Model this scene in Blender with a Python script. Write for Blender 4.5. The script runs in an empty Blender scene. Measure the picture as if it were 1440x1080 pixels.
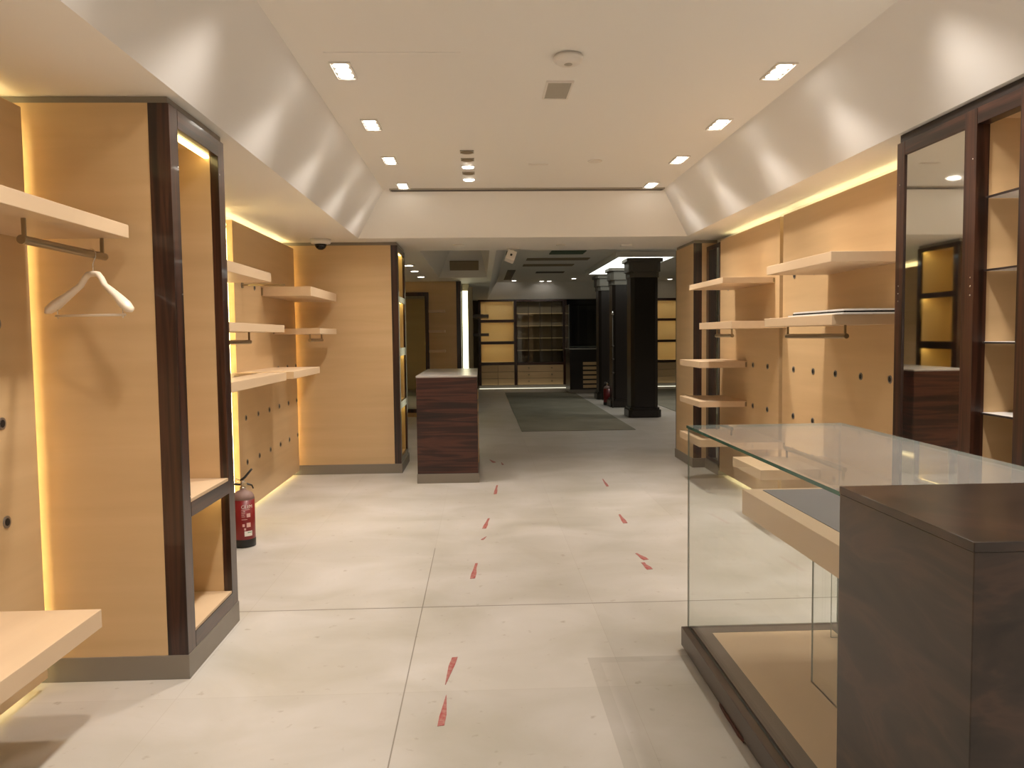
import bpy, bmesh, math, random
from mathutils import Vector, Matrix
random.seed(7)
C = bpy.context.scene.collection
PI = math.pi

# ------------------------------------------------------------------ camera
yaw, pitch, roll = (math.radians(a) for a in (2.2005, 3.4540, -0.6644))
f0 = Vector((math.sin(yaw), math.cos(yaw), 0)); r0 = Vector((math.cos(yaw), -math.sin(yaw), 0)); u0 = Vector((0, 0, 1))
fw = f0 * math.cos(pitch) - u0 * math.sin(pitch); up = f0 * math.sin(pitch) + u0 * math.cos(pitch)
rt = r0 * math.cos(roll) + up * math.sin(roll); up = up * math.cos(roll) - r0 * math.sin(roll)
cam = bpy.data.objects.new('camera', bpy.data.cameras.new('camera'))
cam.data.sensor_width = 36; cam.data.lens = 1120 / 1440 * 36; cam.data.clip_start = 0.05
cam.matrix_world = Matrix(((rt.x, up.x, -fw.x, 0), (rt.y, up.y, -fw.y, 0), (rt.z, up.z, -fw.z, 1.5), (0, 0, 0, 1)))
C.objects.link(cam); bpy.context.scene.camera = cam

# ------------------------------------------------------------------ world, exposure
w = bpy.data.worlds.new('World'); bpy.context.scene.world = w; w.use_nodes = True
w.node_tree.nodes['Background'].inputs[0].default_value = (1, 0.9, 0.78, 1)
w.node_tree.nodes['Background'].inputs[1].default_value = 0.0
vs = bpy.context.scene.view_settings
vs.view_transform = 'Standard'; vs.look = 'None'; vs.exposure = 0.33; vs.gamma = 1; vs.use_curve_mapping = False
WARM = (1.0, 0.91, 0.81)
LAMP_W = 45.0          # each recessed spot lamp
LED = 7.0             # LED strips
def spot(name, loc, target, power, size, blend=0.6, col=WARM, radius=0.07):
    l = bpy.data.lights.new(name, 'SPOT'); l.energy = power; l.spot_size = math.radians(size); l.spot_blend = blend
    l.color = col; l.shadow_soft_size = radius
    o = bpy.data.objects.new(name, l); o.location = loc
    o.rotation_euler = (Vector(target) - Vector(loc)).to_track_quat('-Z', 'Y').to_euler(); C.objects.link(o)

# ------------------------------------------------------------------ materials
MATS = {}
def new_mat(name):
    m = bpy.data.materials.new(name); m.use_nodes = True; nt = m.node_tree
    return m, nt, nt.nodes['Principled BSDF']
def plain(name, col, rough=0.5, metal=0.0, spec=0.5, coat=0.0):
    if name in MATS: return MATS[name]
    m, nt, b = new_mat(name)
    b.inputs['Base Color'].default_value = (*col, 1); b.inputs['Roughness'].default_value = rough
    b.inputs['Metallic'].default_value = metal; b.inputs['Specular IOR Level'].default_value = spec
    b.inputs['Coat Weight'].default_value = coat; b.inputs['Coat Roughness'].default_value = 0.05
    n = nt.nodes.new('ShaderNodeTexNoise'); n.inputs['Scale'].default_value = 9; n.inputs['Detail'].default_value = 3
    tc = nt.nodes.new('ShaderNodeTexCoord'); nt.links.new(tc.outputs['Object'], n.inputs['Vector'])
    mr = nt.nodes.new('ShaderNodeMapRange'); mr.inputs['To Min'].default_value = max(0, rough - 0.04); mr.inputs['To Max'].default_value = min(1, rough + 0.04)
    nt.links.new(n.outputs['Fac'], mr.inputs['Value']); nt.links.new(mr.outputs['Result'], b.inputs['Roughness'])
    MATS[name] = m; return m
def wood(name, stops, scale, rough=0.35, coat=0.0, dist=0.6, detail=5, nscale=1.0, bump=0.0):
    m, nt, b = new_mat(name)
    tc = nt.nodes.new('ShaderNodeTexCoord'); mp = nt.nodes.new('ShaderNodeMapping'); mp.inputs['Scale'].default_value = scale
    n = nt.nodes.new('ShaderNodeTexNoise'); n.inputs['Scale'].default_value = nscale; n.inputs['Detail'].default_value = detail; n.inputs['Distortion'].default_value = dist
    rp = nt.nodes.new('ShaderNodeValToRGB'); e = rp.color_ramp.elements
    e[0].position, e[0].color = stops[0][0], (*stops[0][1], 1); e[1].position, e[1].color = stops[-1][0], (*stops[-1][1], 1)
    for p, c in stops[1:-1]: k = e.new(p); k.color = (*c, 1)
    nt.links.new(tc.outputs['Object'], mp.inputs['Vector']); nt.links.new(mp.outputs['Vector'], n.inputs['Vector'])
    nt.links.new(n.outputs['Fac'], rp.inputs['Fac']); nt.links.new(rp.outputs['Color'], b.inputs['Base Color'])
    b.inputs['Roughness'].default_value = rough; b.inputs['Coat Weight'].default_value = coat; b.inputs['Coat Roughness'].default_value = 0.06
    MATS[name] = m; return m
def emit(name, col, strength):
    m, nt, b = new_mat(name)
    b.inputs['Base Color'].default_value = (0.8, 0.8, 0.8, 1)
    b.inputs['Emission Color'].default_value = (*col, 1); b.inputs['Emission Strength'].default_value = strength
    MATS[name] = m; return m
def glass(name, tint=(0.985, 0.997, 0.99), dust=0.0, r0=0.035, k=0.8):
    m, nt, b = new_mat(name); nt.nodes.remove(b); out = nt.nodes['Material Output']
    tr = nt.nodes.new('ShaderNodeBsdfTransparent'); tr.inputs[0].default_value = (*tint, 1)
    gl = nt.nodes.new('ShaderNodeBsdfGlossy'); gl.inputs['Roughness'].default_value = 0.01
    lw = nt.nodes.new('ShaderNodeLayerWeight'); lw.inputs['Blend'].default_value = 0.5
    pw = nt.nodes.new('ShaderNodeMath'); pw.operation = 'POWER'; pw.inputs[1].default_value = 5
    ma = nt.nodes.new('ShaderNodeMath'); ma.operation = 'MULTIPLY_ADD'; ma.inputs[1].default_value = k * (1 - r0); ma.inputs[2].default_value = r0
    mx = nt.nodes.new('ShaderNodeMixShader')
    nt.links.new(lw.outputs['Facing'], pw.inputs[0]); nt.links.new(pw.outputs[0], ma.inputs[0]); nt.links.new(ma.outputs[0], mx.inputs[0])
    src = tr.outputs[0]
    if dust:
        df = nt.nodes.new('ShaderNodeBsdfDiffuse'); df.inputs[0].default_value = (0.72, 0.70, 0.66, 1)
        n = nt.nodes.new('ShaderNodeTexNoise'); n.inputs['Scale'].default_value = 5; n.inputs['Detail'].default_value = 6
        tc = nt.nodes.new('ShaderNodeTexCoord'); nt.links.new(tc.outputs['Object'], n.inputs['Vector'])
        mr = nt.nodes.new('ShaderNodeMapRange'); mr.inputs['To Min'].default_value = dust * 0.6; mr.inputs['To Max'].default_value = dust * 1.4
        nt.links.new(n.outputs['Fac'], mr.inputs['Value'])
        m2 = nt.nodes.new('ShaderNodeMixShader'); nt.links.new(mr.outputs[0], m2.inputs[0]); nt.links.new(tr.outputs[0], m2.inputs[1]); nt.links.new(df.outputs[0], m2.inputs[2]); src = m2.outputs[0]
    nt.links.new(src, mx.inputs[1]); nt.links.new(gl.outputs[0], mx.inputs[2]); nt.links.new(mx.outputs[0], out.inputs['Surface'])
    MATS[name] = m; return m

MAPLE = [(0.25, (0.59, 0.402, 0.212)), (0.5, (0.64, 0.442, 0.238)), (0.75, (0.69, 0.482, 0.268))]
wood('maple', MAPLE, (0.5, 0.5, 7.0), rough=0.42, dist=0.4, nscale=1.2)
wood('maple_lengthwise', [(0.25, (0.64, 0.47, 0.305)), (0.5, (0.68, 0.505, 0.33)), (0.75, (0.72, 0.54, 0.355))], (5.0, 0.6, 5.0), rough=0.42, dist=0.4, nscale=1.2)
ROSE = [(0.30, (0.008, 0.0035, 0.0025)), (0.47, (0.026, 0.009, 0.006)), (0.56, (0.060, 0.021, 0.012)), (0.75, (0.014, 0.005, 0.0035))]
wood('rosewood_upright', ROSE, (22, 22, 0.8), rough=0.3, coat=0.3, dist=0.8, nscale=1.2)
wood('rosewood_level', ROSE, (1.0, 1.0, 26), rough=0.3, coat=0.3, dist=1.0, nscale=1.0)
wood('rosewood_counter', [(0.30, (0.008, 0.003, 0.002)), (0.47, (0.032, 0.009, 0.006)), (0.57, (0.075, 0.022, 0.013)), (0.75, (0.016, 0.005, 0.0035))], (0.9, 0.9, 17), rough=0.34, coat=0.05, dist=1.2)
wood('rosewood_swirl', [(0.3, (0.012, 0.006, 0.0045)), (0.5, (0.030, 0.017, 0.012)), (0.6, (0.055, 0.028, 0.018)), (0.8, (0.018, 0.009, 0.007))], (2.5, 1.6, 5.5), rough=0.3, coat=0.08, dist=2.5, nscale=1.1)
wood('walnut_dusty', [(0.3, (0.030, 0.020, 0.016)), (0.55, (0.055, 0.037, 0.029)), (0.8, (0.075, 0.052, 0.040))], (4, 1.0, 6), rough=0.36, coat=0.25, dist=1.2)
plain('white_paint', (0.87, 0.85, 0.81), 0.55)
plain('soffit_paint', (0.86, 0.84, 0.80), 0.6)
plain('cove_paint', (0.84, 0.82, 0.80), 0.35)
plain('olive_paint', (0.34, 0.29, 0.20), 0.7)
plain('plinth_metal', (0.25, 0.22, 0.185), 0.38, 0.3)
plain('bronze', (0.36, 0.29, 0.19), 0.32, 0.85)
plain('brass_plate', (0.62, 0.47, 0.28), 0.35, 0.5)
plain('chrome', (0.75, 0.73, 0.70), 0.18, 1.0)
plain('socket_hole', (0.012, 0.01, 0.01), 0.6)
plain('socket_ring', (0.30, 0.28, 0.27), 0.3, 0.8)
plain('black_plastic', (0.012, 0.012, 0.012), 0.4)
plain('black_gloss', (0.006, 0.006, 0.007), 0.12)
plain('dark_column', (0.018, 0.013, 0.011), 0.32)
plain('column_capital', (0.12, 0.105, 0.085), 0.5)
plain('white_plastic', (0.80, 0.76, 0.70), 0.4)
plain('cream_hanger', (0.85, 0.73, 0.58), 0.35)
plain('grey_grille', (0.40, 0.37, 0.31), 0.6)
plain('taupe_panel', (0.28, 0.22, 0.14), 0.7)
plain('dark_slot', (0.10, 0.085, 0.07), 0.6)
plain('dark_line', (0.02, 0.012, 0.01), 0.5)
plain('green_panel', (0.055, 0.10, 0.06), 0.6)
plain('grey_pad', (0.17, 0.165, 0.18), 0.7)
plain('raw_rosewood', (0.07, 0.022, 0.014), 0.8)
plain('pale_stone', (0.42, 0.39, 0.36), 0.25)
plain('case_frame', (0.13, 0.10, 0.085), 0.34)
plain('extinguisher_red', (0.20, 0.008, 0.011), 0.35, coat=0.25)
plain('dusty_red', (0.27, 0.17, 0.145), 0.6)
plain('label_white', (0.80, 0.78, 0.72), 0.5)
plain('label_print', (0.72, 0.45, 0.42), 0.5)
plain('label_green', (0.10, 0.30, 0.16), 0.5)
plain('niche_yellow', (0.70, 0.53, 0.27), 0.5)
plain('white_board', (0.82, 0.80, 0.77), 0.35)
plain('mirror_silver', (0.86, 0.87, 0.84), 0.015, 1.0)
plain('mirror_smoky', (0.68, 0.72, 0.66), 0.05, 1.0)
emit('led', (1.0, 0.90, 0.50), LED * 1.35); emit('led_side', (1.0, 0.80, 0.34), LED * 3.4)
emit('led_far', (1.0, 0.90, 0.62), 6.5)
emit('led_niche', (1.0, 0.76, 0.28), 6.0)
emit('led_tube', (1.0, 0.95, 0.62), 3.0)
glass('glass_side', k=0.42); emit('lamp_face', (1.0, 0.93, 0.82), 14.0)
emit('lamp_face_far', (1.0, 0.93, 0.80), 6.0)
emit('skylight_face', (0.95, 1.0, 0.91), 2.0)
emit('led_floor', (1.0, 0.95, 0.72), 0.9)
glass('glass_clear'); glass('glass_dusty', dust=0.26, k=0.9); glass('glass_shelf', tint=(0.80, 0.86, 0.82))
plain('glass_edge', (0.03, 0.15, 0.125), 0.15); plain('glass_edge_pale', (0.30, 0.33, 0.29), 0.2)

def floor_mat():
    m, nt, b = new_mat('stone_floor')
    N = nt.nodes.new; L = nt.links.new
    tc = N('ShaderNodeTexCoord'); sp = N('ShaderNodeSeparateXYZ'); L(tc.outputs['Object'], sp.inputs[0])
    n1 = N('ShaderNodeTexNoise'); n1.inputs['Scale'].default_value = 1.3; n1.inputs['Detail'].default_value = 8; n1.inputs['Distortion'].default_value = 0.6
    mp = N('ShaderNodeMapping'); mp.inputs['Scale'].default_value = (1.2, 1.5, 1); L(tc.outputs['Object'], mp.inputs[0]); L(mp.outputs[0], n1.inputs['Vector'])
    r1 = N('ShaderNodeValToRGB'); e = r1.color_ramp.elements; e[0].position = 0.28; e[0].color = (0.455, 0.425, 0.365, 1); e[1].position = 0.72; e[1].color = (0.60, 0.565, 0.53, 1); L(n1.outputs['Fac'], r1.inputs[0])
    # dirt specks
    n2 = N('ShaderNodeTexNoise'); n2.inputs['Scale'].default_value = 16; n2.inputs['Detail'].default_value = 4; L(tc.outputs['Object'], n2.inputs['Vector'])
    r2 = N('ShaderNodeValToRGB'); e = r2.color_ramp.elements; e[0].position = 0.66; e[0].color = (0, 0, 0, 1); e[1].position = 0.76; e[1].color = (0.5, 0.5, 0.5, 1); L(n2.outputs['Fac'], r2.inputs[0])
    mx = N('ShaderNodeMix'); mx.data_type = 'RGBA'; L(r2.outputs[0], mx.inputs['Factor']); L(r1.outputs[0], mx.inputs['A']); mx.inputs['B'].default_value = (0.27, 0.21, 0.15, 1)
    # per-slab tone
    br = N('ShaderNodeTexBrick'); br.offset = 0.0; br.inputs['Scale'].default_value = 1.0; br.inputs['Brick Width'].default_value = 0.95; br.inputs['Row Height'].default_value = 1.06; br.inputs['Mortar Size'].default_value = 0.0015
    br.inputs['Color1'].default_value = (0.94, 0.94, 0.94, 1); br.inputs['Color2'].default_value = (1, 1, 1, 1); br.inputs['Mortar'].default_value = (0.86, 0.84, 0.82, 1)
    mpb = N('ShaderNodeMapping'); mpb.inputs['Location'].default_value = (0.345, -4.36 + 1.06 * 5, 0); L(tc.outputs['Object'], mpb.inputs[0]); L(mpb.outputs[0], br.inputs['Vector'])
    mu = N('ShaderNodeMix'); mu.data_type = 'RGBA'; mu.blend_type = 'MULTIPLY'; mu.inputs['Factor'].default_value = 1; L(mx.outputs['Result'], mu.inputs['A']); L(br.outputs['Color'], mu.inputs['B'])
    def math_(op, a, b_=None, c=None):
        k = N('ShaderNodeMath'); k.operation = op
        for i, v in enumerate((a, b_, c)):
            if v is None: continue
            if isinstance(v, (int, float)): k.inputs[i].default_value = v
            else: L(v, k.inputs[i])
        return k.outputs[0]
    X, Y = sp.outputs['X'], sp.outputs['Y']
    # strong joints: across at Y=4.36, lengthwise at X=-0.345
    j1 = math_('LESS_THAN', math_('ABSOLUTE', math_('SUBTRACT', Y, 4.362)), 0.006)
    j2 = math_('MULTIPLY', math_('LESS_THAN', math_('ABSOLUTE', math_('ADD', X, 0.345)), 0.0028), math_('LESS_THAN', Y, 5.6))
    # grey-brown outline of a unit that stood here before
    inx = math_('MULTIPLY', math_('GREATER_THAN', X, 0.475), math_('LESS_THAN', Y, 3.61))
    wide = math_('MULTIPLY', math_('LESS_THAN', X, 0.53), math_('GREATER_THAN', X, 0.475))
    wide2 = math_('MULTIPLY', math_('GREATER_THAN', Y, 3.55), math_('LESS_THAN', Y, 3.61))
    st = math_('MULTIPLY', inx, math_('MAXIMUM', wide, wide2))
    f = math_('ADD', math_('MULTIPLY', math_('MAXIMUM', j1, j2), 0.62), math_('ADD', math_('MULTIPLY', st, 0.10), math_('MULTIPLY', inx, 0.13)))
    m3 = N('ShaderNodeMix'); m3.data_type = 'RGBA'; L(f, m3.inputs['Factor']); L(mu.outputs['Result'], m3.inputs['A']); m3.inputs['B'].default_value = (0.13, 0.105, 0.075, 1)
    L(m3.outputs['Result'], b.inputs['Base Color'])
    r3 = N('ShaderNodeMapRange'); r3.inputs['To Min'].default_value = 0.30; r3.inputs['To Max'].default_value = 0.55; L(n1.outputs['Fac'], r3.inputs['Value']); L(r3.outputs[0], b.inputs['Roughness'])
    b.inputs['Specular IOR Level'].default_value = 0.35
    MATS['stone_floor'] = m
floor_mat()
def carpet_mat():
    m, nt, b = new_mat('carpet'); N = nt.nodes.new; L = nt.links.new
    tc = N('ShaderNodeTexCoord'); n = N('ShaderNodeTexNoise'); n.inputs['Scale'].default_value = 1.5; n.inputs['Detail'].default_value = 9; L(tc.outputs['Object'], n.inputs['Vector'])
    r = N('ShaderNodeValToRGB'); e = r.color_ramp.elements; e[0].position = 0.3; e[0].color = (0.20, 0.185, 0.14, 1); e[1].position = 0.7; e[1].color = (0.28, 0.26, 0.20, 1)
    L(n.outputs['Fac'], r.inputs[0]); L(r.outputs[0], b.inputs['Base Color']); b.inputs['Roughness'].default_value = 0.9
    MATS['carpet'] = m
carpet_mat()
def tape_mat():
    m, nt, b = new_mat('red_tape'); N = nt.nodes.new; L = nt.links.new
    tc = N('ShaderNodeTexCoord'); n = N('ShaderNodeTexNoise'); n.inputs['Scale'].default_value = 38; n.inputs['Detail'].default_value = 4; L(tc.outputs['Object'], n.inputs['Vector'])
    r = N('ShaderNodeValToRGB'); e = r.color_ramp.elements; e[0].position = 0.35; e[0].color = (0.36, 0.055, 0.055, 1); e[1].position = 0.62; e[1].color = (0.42, 0.20, 0.17, 1)
    L(n.outputs['Fac'], r.inputs[0]); L(r.outputs[0], b.inputs['Base Color']); b.inputs['Roughness'].default_value = 0.5
    MATS['red_tape'] = m
tape_mat()

# ------------------------------------------------------------------ mesh helpers
class G:
    """collects shapes (local or place coordinates) into one mesh"""
    def __init__(self): self.bm = bmesh.new(); self.mi = 0
    def _m(self, faces):
        for f in faces: f.material_index = self.mi
        return faces
    def box(self, x0, x1, y0, y1, z0, z1, bev=0.0):
        ps = [(x, y, z) for z in (z0, z1) for y in (y0, y1) for x in (x0, x1)]
        v = [self.bm.verts.new(p) for p in ps]
        fs = [self.bm.faces.new([v[i] for i in q]) for q in ((0, 2, 3, 1), (4, 5, 7, 6), (0, 1, 5, 4), (2, 6, 7, 3), (0, 4, 6, 2), (1, 3, 7, 5))]
        self._m(fs)
        if bev:
            es = list({e for f in fs for e in f.edges})
            r = bmesh.ops.bevel(self.bm, geom=es, offset=bev, segments=2, affect='EDGES', profile=0.5)
            self._m(r['faces'])
        return self
    def poly(self, pts):
        self._m([self.bm.faces.new([self.bm.verts.new(p) for p in pts])]); return self
    def prism(self, pts, z0, z1):
        n = len(pts); a = [self.bm.verts.new((*p, z0)) for p in pts]; b = [self.bm.verts.new((*p, z1)) for p in pts]
        self._m([self.bm.faces.new(a[::-1]), self.bm.faces.new(b)] + [self.bm.faces.new((a[i], a[(i + 1) % n], b[(i + 1) % n], b[i])) for i in range(n)]); return self
    def lathe(self, prof, cx=0, cy=0, cz=0, n=28):
        rings = []
        for r, z in prof:
            if r < 1e-5: rings.append([self.bm.verts.new((cx, cy, cz + z))])
            else: rings.append([self.bm.verts.new((cx + r * math.cos(2 * PI * i / n), cy + r * math.sin(2 * PI * i / n), cz + z)) for i in range(n)])
        for A, B in zip(rings, rings[1:]):
            for i in range(n):
                j = (i + 1) % n
                if len(A) == 1 and len(B) == 1: continue
                if len(A) == 1: f = (A[0], B[i], B[j])
                elif len(B) == 1: f = (A[i], B[0], A[j])
                else: f = (A[i], A[j], B[j], B[i])
                fc = self.bm.faces.new(f); fc.smooth = True; self._m([fc])
        for R, fl in ((rings[0], 1), (rings[-1], 0)):
            if len(R) > 1: self._m([self.bm.faces.new(R[::-1] if fl else R)])
        return self
    def tube(self, pts, rad, n=12, flat=None):
        """pts swept; rad a number or list; flat=(su,sv) list scales the ring in its two axes"""
        pts = [Vector(p) for p in pts]; rings = []; ref = Vector((0, 1, 0))
        for k, p in enumerate(pts):
            t = (pts[min(k + 1, len(pts) - 1)] - pts[max(k - 1, 0)]).normalized()
            rf = ref if abs(t.dot(ref)) < 0.95 else Vector((1, 0, 0))
            u = (rf - t * rf.dot(t)).normalized(); v = t.cross(u)
            r = rad[k] if isinstance(rad, (list, tuple)) else rad
            su, sv = flat[k] if flat else (1, 1)
            rings.append([self.bm.verts.new(p + u * (r * su * math.cos(2 * PI * i / n)) + v * (r * sv * math.sin(2 * PI * i / n))) for i in range(n)])
        for A, B in zip(rings, rings[1:]):
            for i in range(n):
                fc = self.bm.faces.new((A[i], A[(i + 1) % n], B[(i + 1) % n], B[i])); fc.smooth = True; self._m([fc])
        self._m([self.bm.faces.new(rings[0][::-1]), self.bm.faces.new(rings[-1])]); return self
    def disc(self, c, normal, r, h, n=20):
        """short cylinder from c along normal"""
        nn = Vector(normal).normalized(); return self.tube([Vector(c), Vector(c) + nn * h], r, n)

def base_world(o):
    v = Vector((0, 0, 0))
    while o: v += o.location; o = o.parent
    return v
def obj(name, g, mats, parent=None, world=True, cat=None, label=None, group=None, kind=None, origin=None):
    """one mesh object; world=True: shapes were given in place coordinates"""
    me = bpy.data.meshes.new(name)
    bmesh.ops.recalc_face_normals(g.bm, faces=g.bm.faces)
    org = Vector(origin) if origin else None
    if parent and world: bmesh.ops.translate(g.bm, verts=g.bm.verts, vec=-base_world(parent))
    elif org is None and cat:                      # top-level single mesh: origin at the middle of its underside
        xs = [v.co for v in g.bm.verts]
        org = Vector(((min(p.x for p in xs) + max(p.x for p in xs)) / 2, (min(p.y for p in xs) + max(p.y for p in xs)) / 2, min(p.z for p in xs)))
    if org is not None and not parent: bmesh.ops.translate(g.bm, verts=g.bm.verts, vec=-org)
    g.bm.to_mesh(me); g.bm.free()
    for m in (mats if isinstance(mats, (list, tuple)) else [mats]): me.materials.append(MATS[m])
    o = bpy.data.objects.new(name, me); C.objects.link(o)
    if parent: o.parent = parent
    elif org is not None: o.location = org
    if cat: o['category'] = cat
    if label: o['label'] = label
    if group: o['group'] = group
    if kind: o['kind'] = kind
    return o
def thing(name, label, cat, loc, group=None, rotz=0):
    o = bpy.data.objects.new(name, None); o.empty_display_size = 0.1; o.location = loc; o.rotation_euler = (0, 0, rotz); C.objects.link(o)
    o['label'] = label; o['category'] = cat
    if group: o['group'] = group
    return o
def struct(name, g, mat): return obj(name, g, mat, kind='structure')
def copy_part(o, parent, loc):
    c = o.copy(); C.objects.link(c); c.parent = parent; c.location = loc; return c
def clone(root, loc, label=None, group=None, rotz=None):
    r = root.copy(); C.objects.link(r); r.location = loc
    if rotz is not None: r.rotation_euler = (0, 0, rotz)
    if label: r['label'] = label
    if group: r['group'] = group
    for ch in list(root.children):
        c = ch.copy(); C.objects.link(c); c.parent = r
        for gch in list(ch.children):
            d = gch.copy(); C.objects.link(d); d.parent = c
    return r
def bx(*a, **k): return G().box(*a, **k)

# ------------------------------------------------------------------ setting: near room
ZS, ZC = 2.535, 2.97          # low soffit and raised ceiling
XL, XR = -2.14, 2.64          # walls
YB, YH0, YH1 = -3.2, 8.45, 9.70
struct('floor', bx(-4.0, 7.0, YB - 0.2, 23.4, -0.1, 0.0), 'stone_floor')
struct('wall_left', bx(XL - 0.15, XL, YB, 15.2, 0, 3.1), 'soffit_paint')
struct('wall_right', bx(XR, XR + 0.15, YB, 9.7, 0, 3.1), 'soffit_paint')
struct('wall_back', bx(XL - 0.15, XR + 0.15, YB - 0.15, YB, 0, 3.1), 'soffit_paint')
cl, cr = -1.265, 2.205        # lower edges of the cove
ul, ur, uy = -0.955, 1.875, 8.12
g = G(); g.box(ul, ur, YB, uy, ZC, ZC + 0.08)
struct('ceiling', g, 'white_paint')
g = G(); g.box(XL, cl, YB, YH1, ZS, ZS + 0.02); g.box(cr, XR, YB, YH1, ZS, ZS + 0.02); g.box(cl, cr, YH0, YH1, ZS, ZS + 0.02)
g.box(XL, XR, YH1 - 0.02, YH1, ZS + 0.02, 3.1)
struct('ceiling', g, 'soffit_paint')
g = G(); g.poly([(cl, YB, ZS), (ul, YB, ZC), (ul, uy, ZC), (cl, YH0, ZS)]); g.poly([(cr, YB, ZS), (cr, YH0, ZS), (ur, uy, ZC), (ur, YB, ZC)])
struct('trim_1', g, 'cove_paint')
g = G(); g.poly([(cl, YH0, ZS), (ul, uy, ZC), (ur, uy, ZC), (cr, YH0, ZS)])
struct('trim_2', g, 'white_paint')

# ------------------------------------------------------------------ wall panels with socket grids and LED strips behind
def socket_proto(side):
    """bronze ring with a dark hole on a wall panel; side=+1 faces +X, -1 faces -X"""
    g = G(); g.disc((0, 0, 0), (side, 0, 0), 0.0245, 0.004, 18); g.mi = 1; g.disc((0.004 * side, 0, 0), (side, 0, 0), 0.0155, 0.001, 14)
    return g
PROTO = {}
def wall_panel(label, x, side, y0, y1, cols, rows, skip=(), gap_near=True, gap_far=True):
    t = thing('wall_panel', label, 'wall panel', (x, (y0 + y1) / 2, 0.055))
    xb = x - side * 0.05
    g = bx(min(x, xb), max(x, xb), y0, y1, 0.055, 2.465, 0.002); obj('board', g, 'maple', t)
    lx0, lx1 = xb - side * 0.012, xb - side * 0.001
    a, b = min(lx0, lx1), max(lx0, lx1)
    obj('led_strip', bx(a, b, y0 + 0.02, y1 - 0.02, 2.425, 2.44), 'led', t)
    obj('led_strip', bx(a, b, y0 + 0.02, y1 - 0.02, 0.075, 0.09), 'led', t)
    if gap_near: obj('led_strip', bx(a, b, y0 + 0.02, y0 + 0.035, 0.12, 2.40), 'led_side', t)
    if gap_far: obj('led_strip', bx(a, b, y1 - 0.035, y1 - 0.02, 0.12, 2.40), 'led_side', t)
    # the hidden fixing rails that hold the panel off the wall
    wx = XL if side > 0 else XR
    obj('fixing_rail', bx(min(wx, xb), max(wx, xb), y0 + 0.25, y1 - 0.25, 1.2, 1.26), 'plinth_metal', t)
    base = base_world(t)
    for r in rows:
        for c in cols:
            if any(s0 < c < s1 and abs(r - sz) < 0.05 for s0, s1, sz in skip): continue
            if side not in PROTO:
                PROTO[side] = obj('peg_socket', socket_proto(side), ['socket_ring', 'socket_hole'], t, world=False); PROTO[side].location = Vector((x, c, r)) - base
            else: copy_part(PROTO[side], t, Vector((x, c, r)) - base)
    return t
ROWS = (0.455, 0.832, 1.207, 1.585, 1.952)
XP, XN, XQ = -2.0, -1.88, 2.5
wall_panel('tall maple wall panel at the left edge with the hanger rail shelf', XN, 1, 0.6, 3.42, (2.42, 2.80, 3.18), (0.40, 0.79, 1.18, 1.57), [(2.6, 3.4, 1.9)], False, True)
wall_panel('maple wall panel just behind the near left display column', XP, 1, 4.32, 6.40, (5.7, 6.08), (0.455, 0.832), (), False, True)
wall_panel('maple wall panel behind the fire extinguisher with two rows of round sockets', XP, 1, 6.60, 8.72, [6.81 + 0.373 * k for k in range(6)], ROWS,
           [(7.35, 8.78, 1.952), (7.7, 8.7, 1.585), (6.6, 7.78, 1.207)], True, True)
wall_panel('far maple panel on the right wall beside the tall dark mirror strip', XQ, -1, 6.60, 8.255, [6.86 + 0.373 * k for k in range(4)], ROWS,
           [(6.5, 7.85, 1.952), (6.5, 7.6, 1.585), (7.3, 8.2, 1.207), (7.3, 8.2, 0.832), (7.3, 8.2, 0.455)], False, False)
wall_panel('near maple panel on the right wall next to the mirror cabinet', XQ, -1, 4.27, 6.525, [4.772 + 0.377 * k for k in range(5)], ROWS,
           [(4.5, 5.7, 1.952), (4.5, 5.75, 1.585), (5.7, 6.45, 0.455)], False, False)

# ------------------------------------------------------------------ shelves
def shelf(label, x0, x1, y0, y1, top, th, side, rail=None, group=None):
    """x0..x1 board extent; side=+1: fixed on the left wall (x0 against the panel)"""
    t = thing('wall_shelf', label, 'shelf', ((x0 + x1) / 2, (y0 + y1) / 2, top - th), group)
    obj('board', bx(x0, x1, y0, y1, top - th, top, 0.002), 'maple_lengthwise', t)
    xw = x0 if side > 0 else x1
    g = G()
    for yy in (y0 - 0.004, y1 + 0.001):
        a, b = (xw + 0.003, xw + 0.018) if side > 0 else (xw - 0.018, xw - 0.003)
        g = bx(a, b, yy, yy + 0.003, top - th + 0.006, top - 0.010); obj('end_bracket', g, 'bronze', t)
    if rail:
        rx, ra, rb, rz = rail
        r = obj('clothes_rail', G().tube([(rx, ra, rz), (rx, ra + 0.006, rz), (rx, rb - 0.006, rz), (rx, rb, rz)], [0.0155, 0.0155, 0.0155, 0.0155], 16), 'bronze', t)
        for yy in (ra + 0.02, rb - 0.02):
            p = G(); p.box(rx - 0.007, rx + 0.007, yy - 0.004, yy + 0.004, rz, top - th, 0.001)
            s = obj('rail_hanger', p, 'bronze', t); s.parent = r
    return t
XLS = XP + 0.45
shelf('thick maple shelf at the left edge carrying the rail with the hanger', XN, -1.455, 1.35, 3.40, 1.978, 0.055, 1, (-1.56, 2.80, 3.405, 1.848))
shelf('low maple shelf jutting in at the bottom left corner', XN, -1.455, 1.35, 3.03, 0.482, 0.070, 1)
shelf('upper maple shelf emerging behind the near left display column', XP, XLS, 4.6, 6.02, 1.986, 0.068, 1)
shelf('upper maple shelf nearest the far left column above a bronze bracket rail', XP, XLS, 7.40, 8.70, 1.975, 0.085, 1)
shelf('middle left shelf with a short rail, half hidden by the near left column', XP, XLS, 4.6, 6.38, 1.605, 0.056, 1, (-1.70, 4.75, 5.95, 1.478))
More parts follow.
